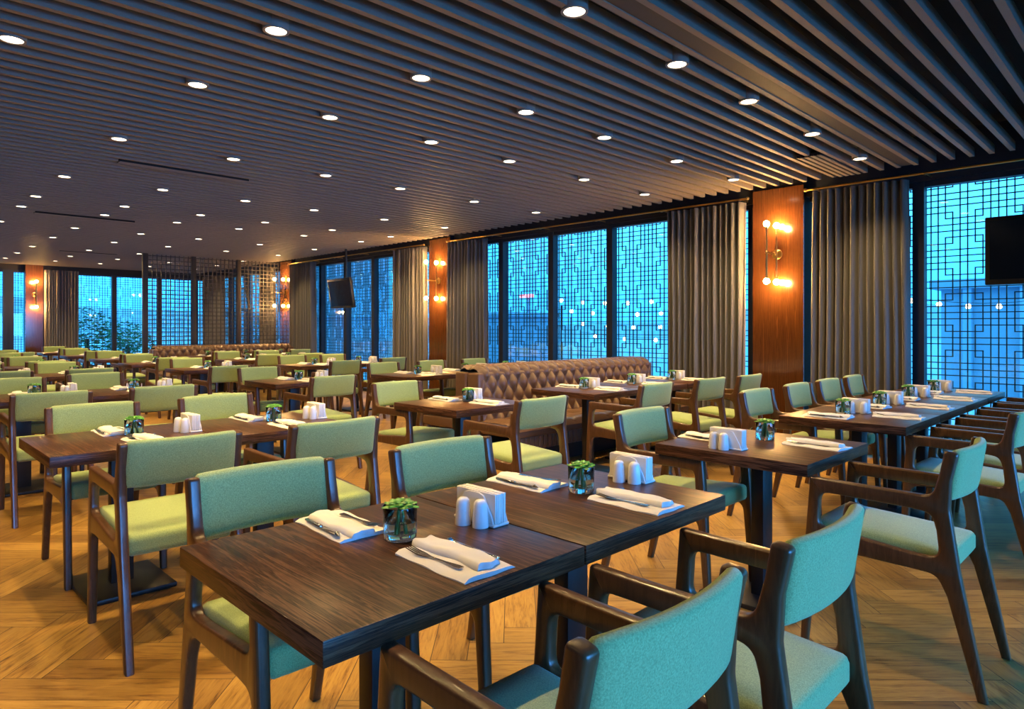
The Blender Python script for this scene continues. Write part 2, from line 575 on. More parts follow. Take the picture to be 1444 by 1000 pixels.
# ------------------------------------------------------------------ Chinese fret lattice
U = 0.0600
def fret_segments():
    V = [(5, 0, 5), (8, 0, 5), (0, 4, 10), (4, 4, 10)]           # x, from, to (period 9)
    VC = [1, 2, 3, 6, 7]
    Hs = [(0, -1, 5), (5, -1, 5), (1, 4, 9), (4, 4, 9)]          # z, from, to
    HC = [2, 3, 6, 7, 8]
    return V, VC, Hs, HC
def lattice(mb, a0, a1, z0, z1, put, ph=0.0, t=0.0045):
    """bars within [a0,a1]x[z0,z1]; put(mb, a0,a1,z0,z1) makes one bar"""
    V, VC, Hs, HC = fret_segments()
    P = 9 * U
    ztop = z1 - 0.02
    na = range(int((a0 - ph) / P) - 2, int((a1 - ph) / P) + 2)
    nz = range(-2, int((z1 - z0) / P) + 3)
    def vbar(a, zt, zb):
        zt, zb = min(zt, z1), max(zb, z0)
        if a0 < a < a1 and zt - zb > 0.01: put(mb, a - t, a + t, zb, zt)
    def hbar(z, p, q):
        p, q = max(p, a0), min(q, a1)
        if z0 < z < z1 and q - p > 0.01: put(mb, p, q, z - t, z + t)
    for i in na:
        o = ph + i * P
        for x in VC: vbar(o + x * U, z1, z0)
        for j in nz:
            zo = ztop - 4 * U + 9 * U - j * P - 9 * U
            for x, f, g in V: vbar(o + x * U, zo - f * U + t, zo - g * U - t)
            for z, f, g in Hs: hbar(zo - z * U, o + f * U - t, o + g * U + t)
    for j in nz:
        zo = ztop - 4 * U - j * P
        for z in HC: hbar(zo - z * U, a0, a1)

def put_x(x):
    return lambda mb, a, b, c, d: mb.box(x - 0.008, x + 0.008, a, b, c, d)
def put_y(y):
    return lambda mb, a, b, c, d: mb.box(a, b, y - 0.008, y + 0.008, c, d)

def window_x(n, y0, y1, mull, ztop=2.68, z0=0.0):
    f = MB()
    f.box(XW - 0.05, XW + 0.05, y0, y1, ztop - 0.05, ztop)
    f.box(XW - 0.05, XW + 0.05, y0, y1, z0, z0 + 0.06)
    for y in mull:
        f.box(XW - 0.06, XW + 0.05, y - 0.05, y + 0.05, z0, ztop)
    o = struct(f.obj('window_%d' % n, M['frame_metal']))
    MB().box(XW - 0.004, XW + 0.004, y0, y1, z0 + 0.05, ztop - 0.04).obj('pane', M['pane'], o)
    lt = MB(); lattice(lt, y0, y1, z0 + 0.05, ztop - 0.04, put_x(XW + 0.075), ph=1.632 - 10 * 0.54)
    lt.obj('lattice', M['lattice'], o, smooth=0)
    return o
window_x(1, -2.6, 2.86, [-2.35, -1.3, -0.25, 0.78, 1.83])
window_x(2, 3.44, 8.74, [3.5, 4.46, 5.53, 6.60, 7.66, 8.68])
window_x(3, 9.33, 14.41, [9.4, 10.27, 11.30, 12.33, 13.36, 14.3])
window_x(4, 14.99, YB, [15.1, 16.14, 17.2, 18.25, 19.3])

def window_y(n, x0, x1, mull, ztop=2.66, z0=0.0):
    f = MB()
    f.box(x0, x1, YB - 0.05, YB + 0.05, ztop - 0.05, ztop)
    f.box(x0, x1, YB - 0.05, YB + 0.05, z0, z0 + 0.30)
    for x in mull:
        f.box(x - 0.055, x + 0.055, YB - 0.06, YB + 0.05, z0, ztop)
    o = struct(f.obj('window_%d' % n, M['frame_metal']))
    MB().box(x0, x1, YB - 0.004, YB + 0.004, z0 + 0.3, ztop - 0.04).obj('pane', M['pane'], o)
    lt = MB(); lattice(lt, x0, x1, z0 + 0.3, ztop - 0.04, put_y(YB + 0.075), ph=0.1)
    lt.obj('lattice', M['lattice'], o, smooth=0)
    return o
window_y(5, 3.44, XW, [3.5, 4.16, 5.03, 6.14, 7.1])
window_y(6, 1.0, 3.08, [1.05, 2.0, 2.72, 2.82])

# pillars: lacquered wood panels between dark cheeks
for n, (a, b) in enumerate(PIL):
    p = struct(MB().box(XF + 0.02, XW + 0.14, a + 0.01, b - 0.01, 0, 3.1).obj('pillar_%d' % (n + 1), M['void']))
    MB().box(XF, XF + 0.02, a, b, 0.0, ZC - 0.002).obj('wood_panel', M['panel_wood'], p)
p = struct(MB().box(3.09, 3.43, YB - 0.18, YB + 0.1, 0, 3.1).obj('pillar_4', M['frame_metal']))
MB().box(3.08, 3.44, YB - 0.20, YB - 0.18, 0, ZC - 0.002).obj('wood_panel', M['panel_wood'], p)

# lattice screen that divides off the back bay
scr = thing('lattice_screen', 'tall dark wooden lattice screen dividing off the back bay behind the far banquette', 'screen', (4.35, 15.05, 0))
for a, b in ((0.0, 0.95), (0.95, 1.92), (1.92, 2.86)):
    m = MB()
    x = a + 0.05
    while x < b:
        m.box(x - 0.008, x + 0.008, -0.012, 0.012, 0.03, 2.79); x += 0.088
    z = 0.03
    while z < 2.79:
        m.box(a, b, -0.010, 0.010, z - 0.008, z + 0.008); z += 0.088
    m.obj('lattice_panel', M['screen'], scr, smooth=0)
for x in (0.0, 0.95, 1.92):
    MB().box(x - 0.045, x + 0.045, -0.045, 0.045, 0, 2.795, 0.006).obj('post', M['screen'], scr)

# ------------------------------------------------------------------ curtains and rods
def curtain(axis, pos, a, b, label, n, side, z1=2.69, spread=0.0):
    L = b - a
    mb = MB()
    rnd = random.Random(int(a * 100) + 5)
    phs = [rnd.uniform(-0.5, 0.5) for _ in range(n + 3)]
    amps = [rnd.uniform(0.55, 1.35) for _ in range(n + 3)]
    def fn(u, v):
        z = 0.025 + (z1 - 0.025) * v
        top = max(0.0, (z - (z1 - 0.16)) / 0.16)
        k = u * n
        i = int(k)
        w = k - i
        ph = phs[i] * (1 - w) + phs[i + 1] * w
        am = amps[i] * (1 - w) + amps[i + 1] * w
        hang = 1 - v
        A = 0.052 * am * (1 - 0.55 * math.exp(-((z - (z1 - 0.15)) / 0.035) ** 2))
        s_ = math.sin(2 * PI * k + ph * 2 * hang)
        off = A * (s_ + 0.28 * math.sin(4 * PI * k + 1.3 + 3 * hang * ph)) + 0.012 * math.sin(7 * u + 0.8 * z) * hang
        c = a + L * u + 0.012 * math.cos(2 * PI * k) * am + spread * (u - 0.5) * (1 - v) + 0.006 * math.sin(2 * z + 9 * u) * hang
        return (pos + off, c, z) if axis == 'x' else (c, pos + off, z)
    mb.grid(fn, n * 12, 26)
    o = mb.obj('curtain', M['curtain'], smooth=180)
    tag(o, label, 'curtain', 'curtains')
    md = o.modifiers.new('cloth', 'SOLIDIFY'); md.thickness = 0.004
    return o
CX = 7.19
curtain('x', CX, 1.86, 2.74, 'taupe pleated curtain right of the nearest wooden pillar', 12, 1, spread=0.06)
curtain('x', CX, 3.50, 4.50, 'taupe pleated curtain just left of the nearest wooden pillar', 13, 1, spread=-0.02)
curtain('x', CX, 7.80, 8.70, 'taupe pleated curtain to the right of the second wooden pillar', 11, 1, spread=0.06)
curtain('x', CX, 9.36, 10.28, 'taupe pleated curtain left of the second pillar, beside the far television window', 11, 1, spread=0.06)
curtain('x', CX, 13.30, 14.36, 'taupe pleated curtain right of the third, farthest pillar on the window wall', 11, 1, spread=0.05)
curtain('x', CX, 15.2, 15.9, 'taupe curtain behind the lattice screen beside the third pillar', 8, 1)
curtain('x', CX, 18.2, 19.6, 'dark taupe curtain in the far corner behind the lattice screen', 14, 1)
curtain('y', YB - 0.2, 3.70, 4.18, 'dark curtain left of the back windows, the right one of a close pair', 7, 1)
curtain('y', YB - 0.26, 3.45, 3.72, 'lighter taupe curtain beside the back pillar, left one of a close pair', 5, 1)

def rod(y0, y1, label):
    t = thing('curtain_rod', label, 'curtain rod', (7.13, (y0 + y1) / 2, 2.715), 0, 'curtain rods')
    h = (y1 - y0) / 2
    MB().tube((0, -h, 0), (0, h, 0), 0.011).obj('rail', M['brass'], t)
    for s in (-1, 1):
        MB().ball((0, s * (h + 0.012), 0), 0.02).obj('finial', M['brass'], t)
    k = max(2, int((y1 - y0) / 1.0))
    for i in range(k + 1):
        y = -h + 0.08 + (2 * h - 0.16) * i / k
        MB().box(-0.006, 0.19, y - 0.006, y + 0.006, -0.006, 0.006).lathe([(0, 0), (0.018, 0), (0.018, 0.012), (0, 0.012)], 12, (0.0, y, -0.016)).obj('bracket', M['brass'], t)
rod(-2.4, 2.80, 'slim brass curtain rod over the nearest window, right of the first pillar')
rod(3.46, 8.70, 'slim brass curtain rod over the window between first and second pillars')
rod(9.36, 14.36, 'slim brass curtain rod over the far television window')

# ------------------------------------------------------------------ downlights
dl_mesh_r = MB().lathe([(0.052, 0.0), (0.066, 0.0), (0.066, 0.085), (0.052, 0.085), (0.052, 0.0)], 24)
ringm = dl_mesh_r.mesh('ring', M['ring'])
lensm = MB().lathe([(0, 0.004), (0.052, 0.004), (0.052, 0.010), (0, 0.010)], 24).mesh('lens', M['lens'])
spot_d = bpy.data.lights.new('downlight_beam', 'SPOT')
spot_d.energy = SPOT_W; spot_d.color = (1.0, 0.66, 0.27)
spot_d.spot_size = math.radians(122); spot_d.spot_blend = 1.0; spot_d.shadow_soft_size = 0.016
ORD = ['first', 'second', 'third', 'fourth', 'fifth', 'sixth', 'seventh', 'eighth', 'ninth', 'tenth', 'eleventh', 'twelfth', 'thirteenth', 'fourteenth']
DX = [6.47, 5.38, 4.30, 3.40, 2.48, 1.56, 0.62, -0.40, -1.40]
DY = [-0.55, 0.85, 2.07, 3.28, 4.36, 6.06, 7.96, 9.39, 10.30, 11.97, 13.50, 15.25, 16.80, 18.25]
proto = None
for iy, y in enumerate(DY):
    for ix, x in enumerate(DX):
        inview = x > 0.10 * y and y > 2
        if y < 2: continue
        if not inview and (y > 9 or (ix + iy) % 2 or (0 < y < 1 and x > 2.6)):  # assumed downlights out of view continue the grid for their light
            continue
        lab = 'recessed downlight, %s from the window wall in the %s row from the camera' % (ORD[ix], ORD[iy - 2]) if iy >= 2 else \
              'recessed downlight, %s from the window wall in the %s row behind the camera' % (ORD[ix], ORD[1 - iy])
        d = thing('downlight', lab, 'ceiling light', (x, y, ZC - 0.008), 0, 'recessed ceiling downlights')
        link(bpy.data.objects.new('ring', ringm), d); link(bpy.data.objects.new('lens', lensm), d)
        s = bpy.data.objects.new('beam', spot_d); s.location = (0, 0, -0.012); link(s, d)

# air vents between the slats
def vent(x0, x1, y, w, label):
    t = thing('air_vent', label, 'air vent', ((x0 + x1) / 2, y, ZC - 0.012), 0, 'linear air vents')
    h = (x1 - x0) / 2
    MB().box(-h, h, -w / 2, w / 2, 0.004, 0.03).obj('housing', M['void'], t)
    for k in range(4):
        yy = -w / 2 + w * (k + 0.5) / 4
        MB().box(-h, h, yy - w * 0.07, yy + w * 0.07, 0.0, 0.012).obj('blade', M['slat'], t)
vent(6.05, 7.08, 2.355, 0.22, 'linear slot air vent at the ceiling edge above the first pillar')
vent(1.77, 2.96, 6.89, 0.10, 'long narrow air vent in the slatted ceiling, nearest of three on the left')
vent(1.77, 2.96, 10.75, 0.10, 'long narrow air vent in the slatted ceiling, middle of three on the left')
vent(3.02, 4.02, 15.80, 0.10, 'short air vent in the slatted ceiling, farthest of three on the left')

# ------------------------------------------------------------------ wall sconces
def make_sconce():
    t = thing('wall_sconce', '', 'wall lamp', (0, 0, 0), 0, 'brass double tube wall lamps')
    # local: wall plane x = 0, sticks out to -x
    MB().lathe([(0, 0), (0.055, 0), (0.055, 0.012), (0.04, 0.022), (0, 0.022)], 24).obj('rosette', M['brass'], t).rotation_euler = (0, -PI / 2, 0)
    ar = MB().tube((-0.01, 0, 0), (-0.27, 0, 0), 0.009).ball((-0.27, 0, 0), 0.016).ball((-0.07, -0.01, 0), 0.016)
    ar.obj('arm', M['brass'], t)
    for x, y in ((-0.27, 0.0), (-0.07, -0.02)):
        tb = MB().tube((x, y, -0.26), (x, y, 0.26), 0.009).tube((x, y, 0.245), (x, y, 0.275), 0.013, 0.016).tube((x, y, -0.275), (x, y, -0.245), 0.016, 0.013)
        tbo = tb.obj('tube', M['brass'], t)
        for z in (-0.305, 0.305):
            MB().ball((x, y, z), 0.032).obj('bulb', M['bulb'], tbo)
    return t
SCZ = 2.075
sc0 = make_sconce()
sc0.location = (XF, 3.15, SCZ); sc0['label'] = 'brass double tube wall lamp with glowing bulbs on the nearest pillar'
dup(sc0, (XF, 9.05, SCZ), 0, 'brass double tube wall lamp on the second pillar from the camera')
dup(sc0, (XF, 14.70, SCZ), 0, 'brass double tube wall lamp on the third, farthest window pillar')
dup(sc0, (3.26, YB - 0.2, SCZ), PI / 2, 'brass double tube wall lamp on the back wall pillar at far left')

# ------------------------------------------------------------------ televisions
def tv(loc, rz, tilt, label, pole_top):
    t = thing('television', label, 'television', loc, rz, 'wall of black televisions')
    R = Matrix.Rotation(tilt, 4, 'Y')
    # screen faces -x
    MB().box(-0.03, 0.03, -0.5, 0.5, -0.285, 0.285, 0.008, mtx=R).obj('housing', M['tv_black'], t)
    MB().box(-0.034, -0.0305, -0.465, 0.465, -0.24, 0.25, mtx=R).obj('screen', M['tv_screen'], t)
    MB().tube((0.10, 0, -0.05), (0.10, 0, pole_top), 0.022).box(0.025, 0.11, -0.06, 0.06, -0.08, 0.08).obj('ceiling_pole', M['black_metal'], t)
    t['group'] = 'ceiling hung televisions'
tv((6.85, 0.70, 1.92), 0, 0, 'large black flat television hanging at the right edge before the nearest window', 0.87)
tv((6.75, 11.45, 1.93), math.radians(-6), math.radians(-9), 'black television hanging before the window between second and third pillars', 0.86)
tv((6.80, 16.05, 1.95), math.radians(-10), math.radians(-8), 'small dark television seen behind the lattice screen at the back', 0.84)

# ------------------------------------------------------------------ armchair
def make_chair():
    t = thing('armchair', '', 'chair', (0, 0, 0))
    Y0 = 0.31                                        # reference -> footprint centre
    def P(pts): return [(p[0] - Y0,) + tuple(p[1:]) for p in pts]
    rear = P([(0.0, 0.0), (0.029, 0.0), (0.118, 0.335), (0.150, 0.4035, 0.05), (0.235, 0.4065, 0, 'cut'), (0.235, 0.4640), (0.140, 0.462, 0.035),
              (0.150, 0.560), (0.165, 0.618, 0.045), (0.235, 0.6245, 0, 'cut'), (0.235, 0.6790), (0.163, 0.677, 0.05), (0.139, 0.770), (0.126, 0.846, 0.012), (0.082, 0.840, 0.014),
              (0.104, 0.740), (0.109, 0.640, 0.1), (0.078, 0.420, 0.1)])
    front = P([(0.600, 0.0), (0.627, 0.0), (0.606, 0.45), (0.588, 0.684, 0.008), (0.48, 0.6815, 0, 'cut'), (0.48, 0.6280), (0.548, 0.628, 0.035), (0.556, 0.490, 0.035),
               (0.48, 0.487, 0, 'cut'), (0.48, 0.4100), (0.564, 0.405, 0.05)])
    arm = P([(0.235, 0.6245), (0.48, 0.6280, 0, 'cut'), (0.48, 0.6815), (0.235, 0.6790, 0, 'cut')])
    rail = P([(0.235, 0.4065), (0.48, 0.4100, 0, 'cut'), (0.48, 0.487), (0.235, 0.4640, 0, 'cut')])
    for nm, pts in (('leg', rear), ('leg', front), ('armrest', arm), ('side_rail', rail)):
        poly, cut = round_poly(pts)
        for s in (-1, 1):
            c = s * 0.2150
            MB().prism(poly, c - 0.0175, c + 0.0175, 0.008, cut).obj(nm, M['chair_wood'], t, smooth=50)
    for y, z in ((0.50, 0.434), (0.20, 0.431)):
        MB().box(-0.199, 0.199, y - Y0 - 0.014, y - Y0 + 0.014, z - 0.022, z + 0.022, 0.004).obj('stretcher', M['chair_wood'], t)
    def ds(p):
        u = p.y / 0.28
        q = Vector((p.x, p.y + 0.352 - Y0, p.z + 0.452 + 0.016 * u))
        return q
    cushion(0.396, 0.49, 0.080, 0.022, 8, 0.012, ds).obj('seat', M['fabric'], t, smooth=80)
    def db(p):
        zz = p.z + 0.757
        v = (zz - 0.757) / 0.09
        y = 0.110 - 0.014 * v - 0.027 * (1 - (p.x / 0.2) ** 2) + p.y
        return Vector((p.x, y - Y0, zz))
    cushion(0.414, 0.040, 0.186, 0.0195, 10, 0.0, db).obj('backrest', M['fabric'], t, smooth=80)
    return t
chair0 = make_chair()
chair_used = [False]
def chair(xc, ypost, near, label, group, rz=0.0):
    loc = (xc, ypost + (0.205 if near else -0.205), 0)
    r = (0 if near else PI) + rz
    if not chair_used[0]:
        chair_used[0] = True
        chair0.location = loc; chair0.rotation_euler = (0, 0, r); chair0['label'] = label; chair0['group'] = group
        return chair0
    return dup(chair0, loc, r, label, group)

# ------------------------------------------------------------------ table
TW, TD, TH = 0.724, 0.71, 0.73
def make_table():
    t = thing('dining_table', '', 'table', (0, 0, 0))
    MB().box(-TW / 2, TW / 2, -TD / 2, TD / 2, TH - 0.050, TH, 0.0025, 2).obj('tabletop', M['table_wood'], t)
    pd = MB().box(-0.05, 0.05, -0.03, 0.03, 0.02, TH - 0.056, 0.003).obj('pedestal', M['black_metal'], t)
    MB().box(-0.19, 0.19, -0.225, 0.225, 0.0, 0.024, 0.006).obj('base_plate', M['black_metal'], pd)
    MB().box(-0.15, 0.15, -0.15, 0.15, TH - 0.058, TH - 0.050).obj('mounting_plate', M['black_metal'], pd)
    return t
table0 = make_table()
tbl_used = [False]
def table(x0, y0, label, group='dark wood dining tables'):
    loc = (x0 + TW / 2, y0 + TD / 2, 0)
    if not tbl_used[0]:
        tbl_used[0] = True
        table0.location = loc; table0['label'] = label; table0['group'] = group
        return table0
    return dup(table0, loc, 0, label, group)

# ------------------------------------------------------------------ tableware
def make_napkin():
    mb = MB()
    def top(u, v):
        x = (u - 0.5) * 0.152; y = (v - 0.5) * 0.262
        return (x + 0.004 * math.sin(9 * v), y, 0.0085 + 0.002 * math.sin(11 * u + 3 * v))
    def layer(x0, x1, y0, y1, z0, h, wob):
        n, m = 12, 14
        def tp(u, v):
            x = x0 + (x1 - x0) * u; y = y0 + (y1 - y0) * v
            e = min(1.0, 6 * min(u, 1 - u)); e = math.sqrt(max(0, 1 - (1 - e) ** 2))
            return Vector((x + wob * math.sin(6 * v + x0 * 40), y + wob * math.sin(9 * u), z0 + h * (0.25 + 0.75 * e) + 0.0016 * math.sin(14 * v + 5 * u)))
        def bt(u, v):
            p = tp(u, v); p.z = z0; return p
        a = mb.grid(tp, n, m); b = mb.grid(bt, n, m)
        for i in range(n):
            for j in (0, m):
                mb.b.faces.new((a[i][j], a[i + 1][j], b[i + 1][j], b[i][j]))
        for j in range(m):
            for i in (0, n):
                mb.b.faces.new((a[i][j], a[i][j + 1], b[i][j + 1], b[i][j]))
    layer(-0.076, 0.076, -0.131, 0.131, 0.0, 0.009, 0.002)
    o = mb.obj('folded_napkin', M['napkin'], smooth=60)
    mb = MB()
    layer(-0.018, 0.052, -0.110, 0.137, 0.0085, 0.014, 0.005)
    mb.obj('rolled_fold', M['napkin'], o, smooth=60)
    return o
nap0 = make_napkin()
def make_fork():
    mb = MB()
    zf = lambda y: 0.0115 + 0.006 * max(0, (y - 0.05) / 0.05) ** 1.5
    path = [(-0.085, 0.008), (-0.07, 0.0085), (-0.03, 0.004), (0.02, 0.0035), (0.04, 0.009), (0.055, 0.0115), (0.064, 0.0115)]
    pr = None
    for y, w in path:
        a = [mb.b.verts.new((s * w, y, zf(y) + dz)) for s, dz in ((-1, 0), (1, 0), (1, 0.0022), (-1, 0.0022))]
        if pr:
            for k in range(4): mb.b.faces.new((pr[k], pr[(k + 1) % 4], a[(k + 1) % 4], a[k]))
        else: mb.b.faces.new(a)
        pr = a
    mb.b.faces.new(pr)
    for k in range(4):
        x = -0.0095 + k * 0.00633
        mb.tube((x, 0.062, zf(0.062) + 0.001), (x, 0.100, zf(0.1) + 0.001), 0.0019, 0.0011, 6)
    return mb.obj('fork', M['steel'])
def make_knife():
    mb = MB()
    mb.box(-0.0055, 0.0055, -0.10, -0.005, 0.011, 0.0165, 0.002)
    mb.box(-0.0085, 0.0075, -0.005, 0.085, 0.0125, 0.0142, 0.0005)
    mb.tube((-0.001, 0.083, 0.0133), (0.004, 0.104, 0.0133), 0.0075, 0.001, 8)
    return mb.obj('knife', M['steel'])
fork0, knife0 = make_fork(), make_knife()
def make_glass():
    t = thing('plant_glass', '', 'plant', (0, 0, 0))
    MB().lathe([(0, 0), (0.038, 0), (0.0430, 0.006), (0.0445, 0.084), (0.0440, 0.0860), (0.0420, 0.084), (0.0405, 0.016), (0, 0.0135)], 32).obj('tumbler', M['tumbler'], t, smooth=50)
    MB().lathe([(0, 0.0145), (0.0395, 0.017), (0.0408, 0.046), (0, 0.046)], 24).obj('water', M['water'], t)
    st = MB()
    for a in range(3):
        st.tube((0.012 * math.cos(a * 2.1), 0.012 * math.sin(a * 2.1), 0.018), (0.004 * math.cos(a * 2.1), 0.004 * math.sin(a * 2.1), 0.082), 0.0045, 0.004, 8)
    st.obj('stem', M['stem'], t)
    pl = MB()
    rnd = random.Random(3)
    for k in range(22):
        ang = k * 2.39996; rr = 0.010 + 0.030 * math.sqrt(k / 22)
        up = 0.62 - 0.55 * k / 22
        L = 0.022 + 0.018 * k / 22
        d = Vector((math.cos(ang), math.sin(ang), up)).normalized()
        side = Vector((-math.sin(ang), math.cos(ang), 0))
        base = Vector((math.cos(ang) * rr * 0.35, math.sin(ang) * rr * 0.35, 0.083 + 0.010 * (1 - k / 22)))
        nrm = side.cross(d)
        def lf(u, v, base=base, d=d, side=side, nrm=nrm, L=L):
            w = 0.013 * math.sin(PI * min(1, 0.12 + 0.86 * u)) * 1.15
            return base + d * (L * u) + side * (w * (v - 0.5) * 2) - nrm * (0.004 * (1 - (2 * v - 1) ** 2)) - Vector((0, 0, 0.006 * u * u))
        pl.grid(lf, 5, 4)
    pl.obj('leaves', M['leaf'], t, smooth=80)
    return t
glass0 = make_glass()
def make_holder():
    t = thing('napkin_holder', '', 'napkin holder', (0, 0, 0))
    MB().box(-0.031, 0.031, -0.084, 0.084, 0.0, 0.009, 0.004, 3).obj('base', M['ceramic'], t)
    plate = [(-0.080, 0.007), (0.080, 0.007), (0.072, 0.03), (0.040, 0.082), (0.02, 0.088), (-0.02, 0.088), (-0.040, 0.082), (-0.072, 0.03)]
    for s in (-1, 1):
        MB().prism(plate, s * 0.026 - 0.003, s * 0.026 + 0.003, 0.0015).obj('side_plate', M['ceramic'], t)
    mb = MB()
    rnd = random.Random(9)
    for k in range(7):
        x = -0.0185 + k * 0.0060
        dy = rnd.uniform(-0.002, 0.002)
        mb.box(x - 0.0029, x + 0.0029, -0.080 + dy, 0.080 + dy, 0.0092, 0.090 + rnd.uniform(-0.0015, 0.0015), 0.0012, 1)
    mb.obj('paper_napkins', M['paper'], t)
    return t
holder0 = make_holder()
def make_shaker():
    o = MB().lathe([(0, 0), (0.0228, 0), (0.0234, 0.003), (0.0192, 0.060), (0.0172, 0.068), (0.0115, 0.0742), (0, 0.0765)], 24).obj('shaker', M['ceramic'], smooth=45)
    return o
shaker0 = make_shaker()
used = {}
def put(proto, x, y, z, rz, label, cat, group):
    if proto.name not in used:
        used[proto.name] = 1
        proto.location = (x, y, z); proto.rotation_euler = (0, 0, rz); tag(proto, label, cat, group)
        return proto
    o = dup(proto, (x, y, z), rz, label, group)
    o['category'] = cat
    return o

def place_setting(x, y, near, tphrase, cutlery, rz=0.0):
    r = (0 if near else PI) + rz
    side = 'near' if near else 'far'
    put(nap0, x, y, TH, r, 'white folded napkin, %s edge, %s' % (side, tphrase), 'napkin', 'folded napkins')
    if cutlery:
        R = Matrix.Rotation(r, 3, 'Z')
        for p, dx, nm, tilt in ((fork0, -0.044, 'fork', 0.06), (knife0, 0.063, 'knife', -0.02)):
            d = R @ Vector((dx, 0.01, 0))
            put(p, x + d.x, y + d.y, TH + (0.0 if nm == 'fork' else -0.0005), r + tilt, 'steel %s on napkin, %s edge, %s' % (nm, side, tphrase), nm, nm + 's on napkins')

def dressing(tx, ty, ph, cut=True, nf=True, nn=True, pos=None):
    """usual cover of one table: two napkins, plant glass, napkin holder, two shakers"""
    rnd = random.Random(int(tx * 100) * 31 + int(ty * 100))
    j = lambda a: rnd.uniform(-a, a)
    d = dict(nf=(0.385, 0.578), nn=(0.43, 0.150), gl=(0.43, 0.373), ho=(0.69, 0.35), sh=((0.632, 0.360), (0.648, 0.306)), rot=0.0)
    if pos: d.update(pos)
    if nf: place_setting(tx + d['nf'][0] + j(0.008), ty + d['nf'][1], False, ph, cut, j(0.08) - 0.04)
    if nn: place_setting(tx + d['nn'][0] + j(0.008), ty + d['nn'][1], True, ph, cut, j(0.08))
    if d['gl']: put(glass0, tx + d['gl'][0] + j(0.01), ty + d['gl'][1] + j(0.01), TH, rnd.uniform(0, 6), 'green succulent in a glass, ' + ph, 'plant', 'succulents in glasses')
    if d['ho']:
        put(holder0, tx + d['ho'][0], ty + d['ho'][1], TH, d['rot'] + j(0.05), 'white filled napkin holder, ' + ph, 'napkin holder', 'napkin holders')
        for (a, b), w in zip(d['sh'], ('farther', 'nearer')):
            put(shaker0, tx + a, ty + b, TH, 0, 'white shaker, %s of two, %s' % (w, ph), 'shaker', 'salt and pepper shakers')

G_CH = 'sage green wooden armchairs'
RN = ['front-row', 'second-row', 'third-row', 'fourth-row', 'fifth-row', 'sixth-row', 'seventh-row', 'eighth-row']
def clabel(side, ph):
    return 'sage green armchair, %s side, %s' % (side, ph)

def add_table(x0, y0, ph, near=None, far=None, cut=True, pos=None, nn=True, nf=True):
    table(x0, y0, 'dark wood table, ' + ph)
    dressing(x0, y0, ph, cut, nf, nn, pos)
    for side, c in (('near', near), ('far', far)):
        if c is None: continue
        if c == 'auto':
            c = (x0 + TW / 2 + random.uniform(-0.03, 0.03), y0 - 0.62 + random.uniform(-0.06, 0.03)) if side == 'near' else \
                (x0 + TW / 2 + random.uniform(-0.03, 0.03), y0 + TD + 0.27 + random.uniform(-0.04, 0.06))
        chair(c[0], c[1], side == 'near', clabel(side, ph), G_CH, random.uniform(-0.035, 0.035))

# row 1
add_table(0.592, 1.065, 'front-row left pair, left half', (0.94, 0.585), (0.923, 2.03))
add_table(1.322, 1.065, 'front-row left pair, right half', (1.555, 0.575), (1.60, 1.99))
add_table(2.72, 1.065, 'front-row middle single table', (2.965, 0.58), (2.97, 2.02), pos=dict(ho=(0.125, 0.405), gl=(0.475, 0.385), nn=(0.46, 0.14), nf=(0.30, 0.60), sh=((0.08, 0.45), (0.075, 0.40))))
qx = [4.13, 4.83, 5.53, 6.23]
qp = ['first', 'second', 'third', 'fourth']
nearx = [4.40, 5.01, 5.65, 6.27]
farx = [4.475, 5.17, 5.80, 6.40]
for k in range(4):
    add_table(qx[k] + 0.01 * k, 1.085, 'front-row right run, %s table from the camera' % qp[k], (nearx[k], 0.605), (farx[k], 2.10), cut=True,
              pos=dict(nf=(0.16, 0.47), nn=(0.42, 0.15), gl=(0.33, 0.44), ho=(0.50, 0.42), sh=((0.445, 0.43), (0.46, 0.36)), rot=0.0))
chair(6.83, 0.60, True, 'sage green armchair nearest the window, at the near side of the front-row right run', G_CH)
# row 2
add_table(0.61, 3.385, 'second-row left pair, left half', (0.963, 2.83), (0.99, 4.35))
add_table(1.34, 3.385, 'second-row left pair, right half', (1.625, 2.80), (1.68, 4.36))
add_table(2.85, 3.385, 'second-row middle single table', (3.05, 2.80), (3.10, 4.42), pos=dict(ho=(0.52, 0.42), sh=((0.46, 0.42), (0.47, 0.37))))
for k, xx in enumerate((4.46, 5.24, 5.87)):
    add_table(4.335 + 0.73 * k, 3.41, 'second-row banquette run, %s table from the camera' % qp[k], (xx, 2.90 - 0.04 * k), None,
              pos=dict(ho=(0.50, 0.42), sh=((0.445, 0.43), (0.46, 0.37)), gl=(0.36, 0.40)))
# row 3
add_table(0.63, 6.12, 'third-row left pair, left half', (0.985, 5.35), (1.0, 7.0), cut=False)
add_table(1.36, 6.12, 'third-row left pair, right half', (1.68, 5.33), (1.67, 7.25), cut=False)
add_table(2.92, 6.15, 'third-row middle single table', (3.09, 5.37), (3.17, 7.08), cut=False)
for k in range(3):
    add_table(4.36 + 0.73 * k, 6.02, 'third-row banquette run, %s table from the camera' % qp[k], None, (4.66 + 0.74 * k, 6.92), cut=False)
# row 4
add_table(0.75, 8.85, 'fourth-row left pair, left half', 'auto', 'auto', cut=False)
add_table(1.48, 8.85, 'fourth-row left pair, right half', (1.83, 8.1), 'auto', cut=False)
add_table(3.02, 8.90, 'fourth-row middle single table', (3.06, 7.58), 'auto', cut=False)
add_table(4.50, 8.72, 'fourth-row right pair, left half', (4.62, 7.72), 'auto', cut=False)
add_table(5.23, 8.72, 'fourth-row right pair, right half', (5.55, 8.0), 'auto', cut=False)
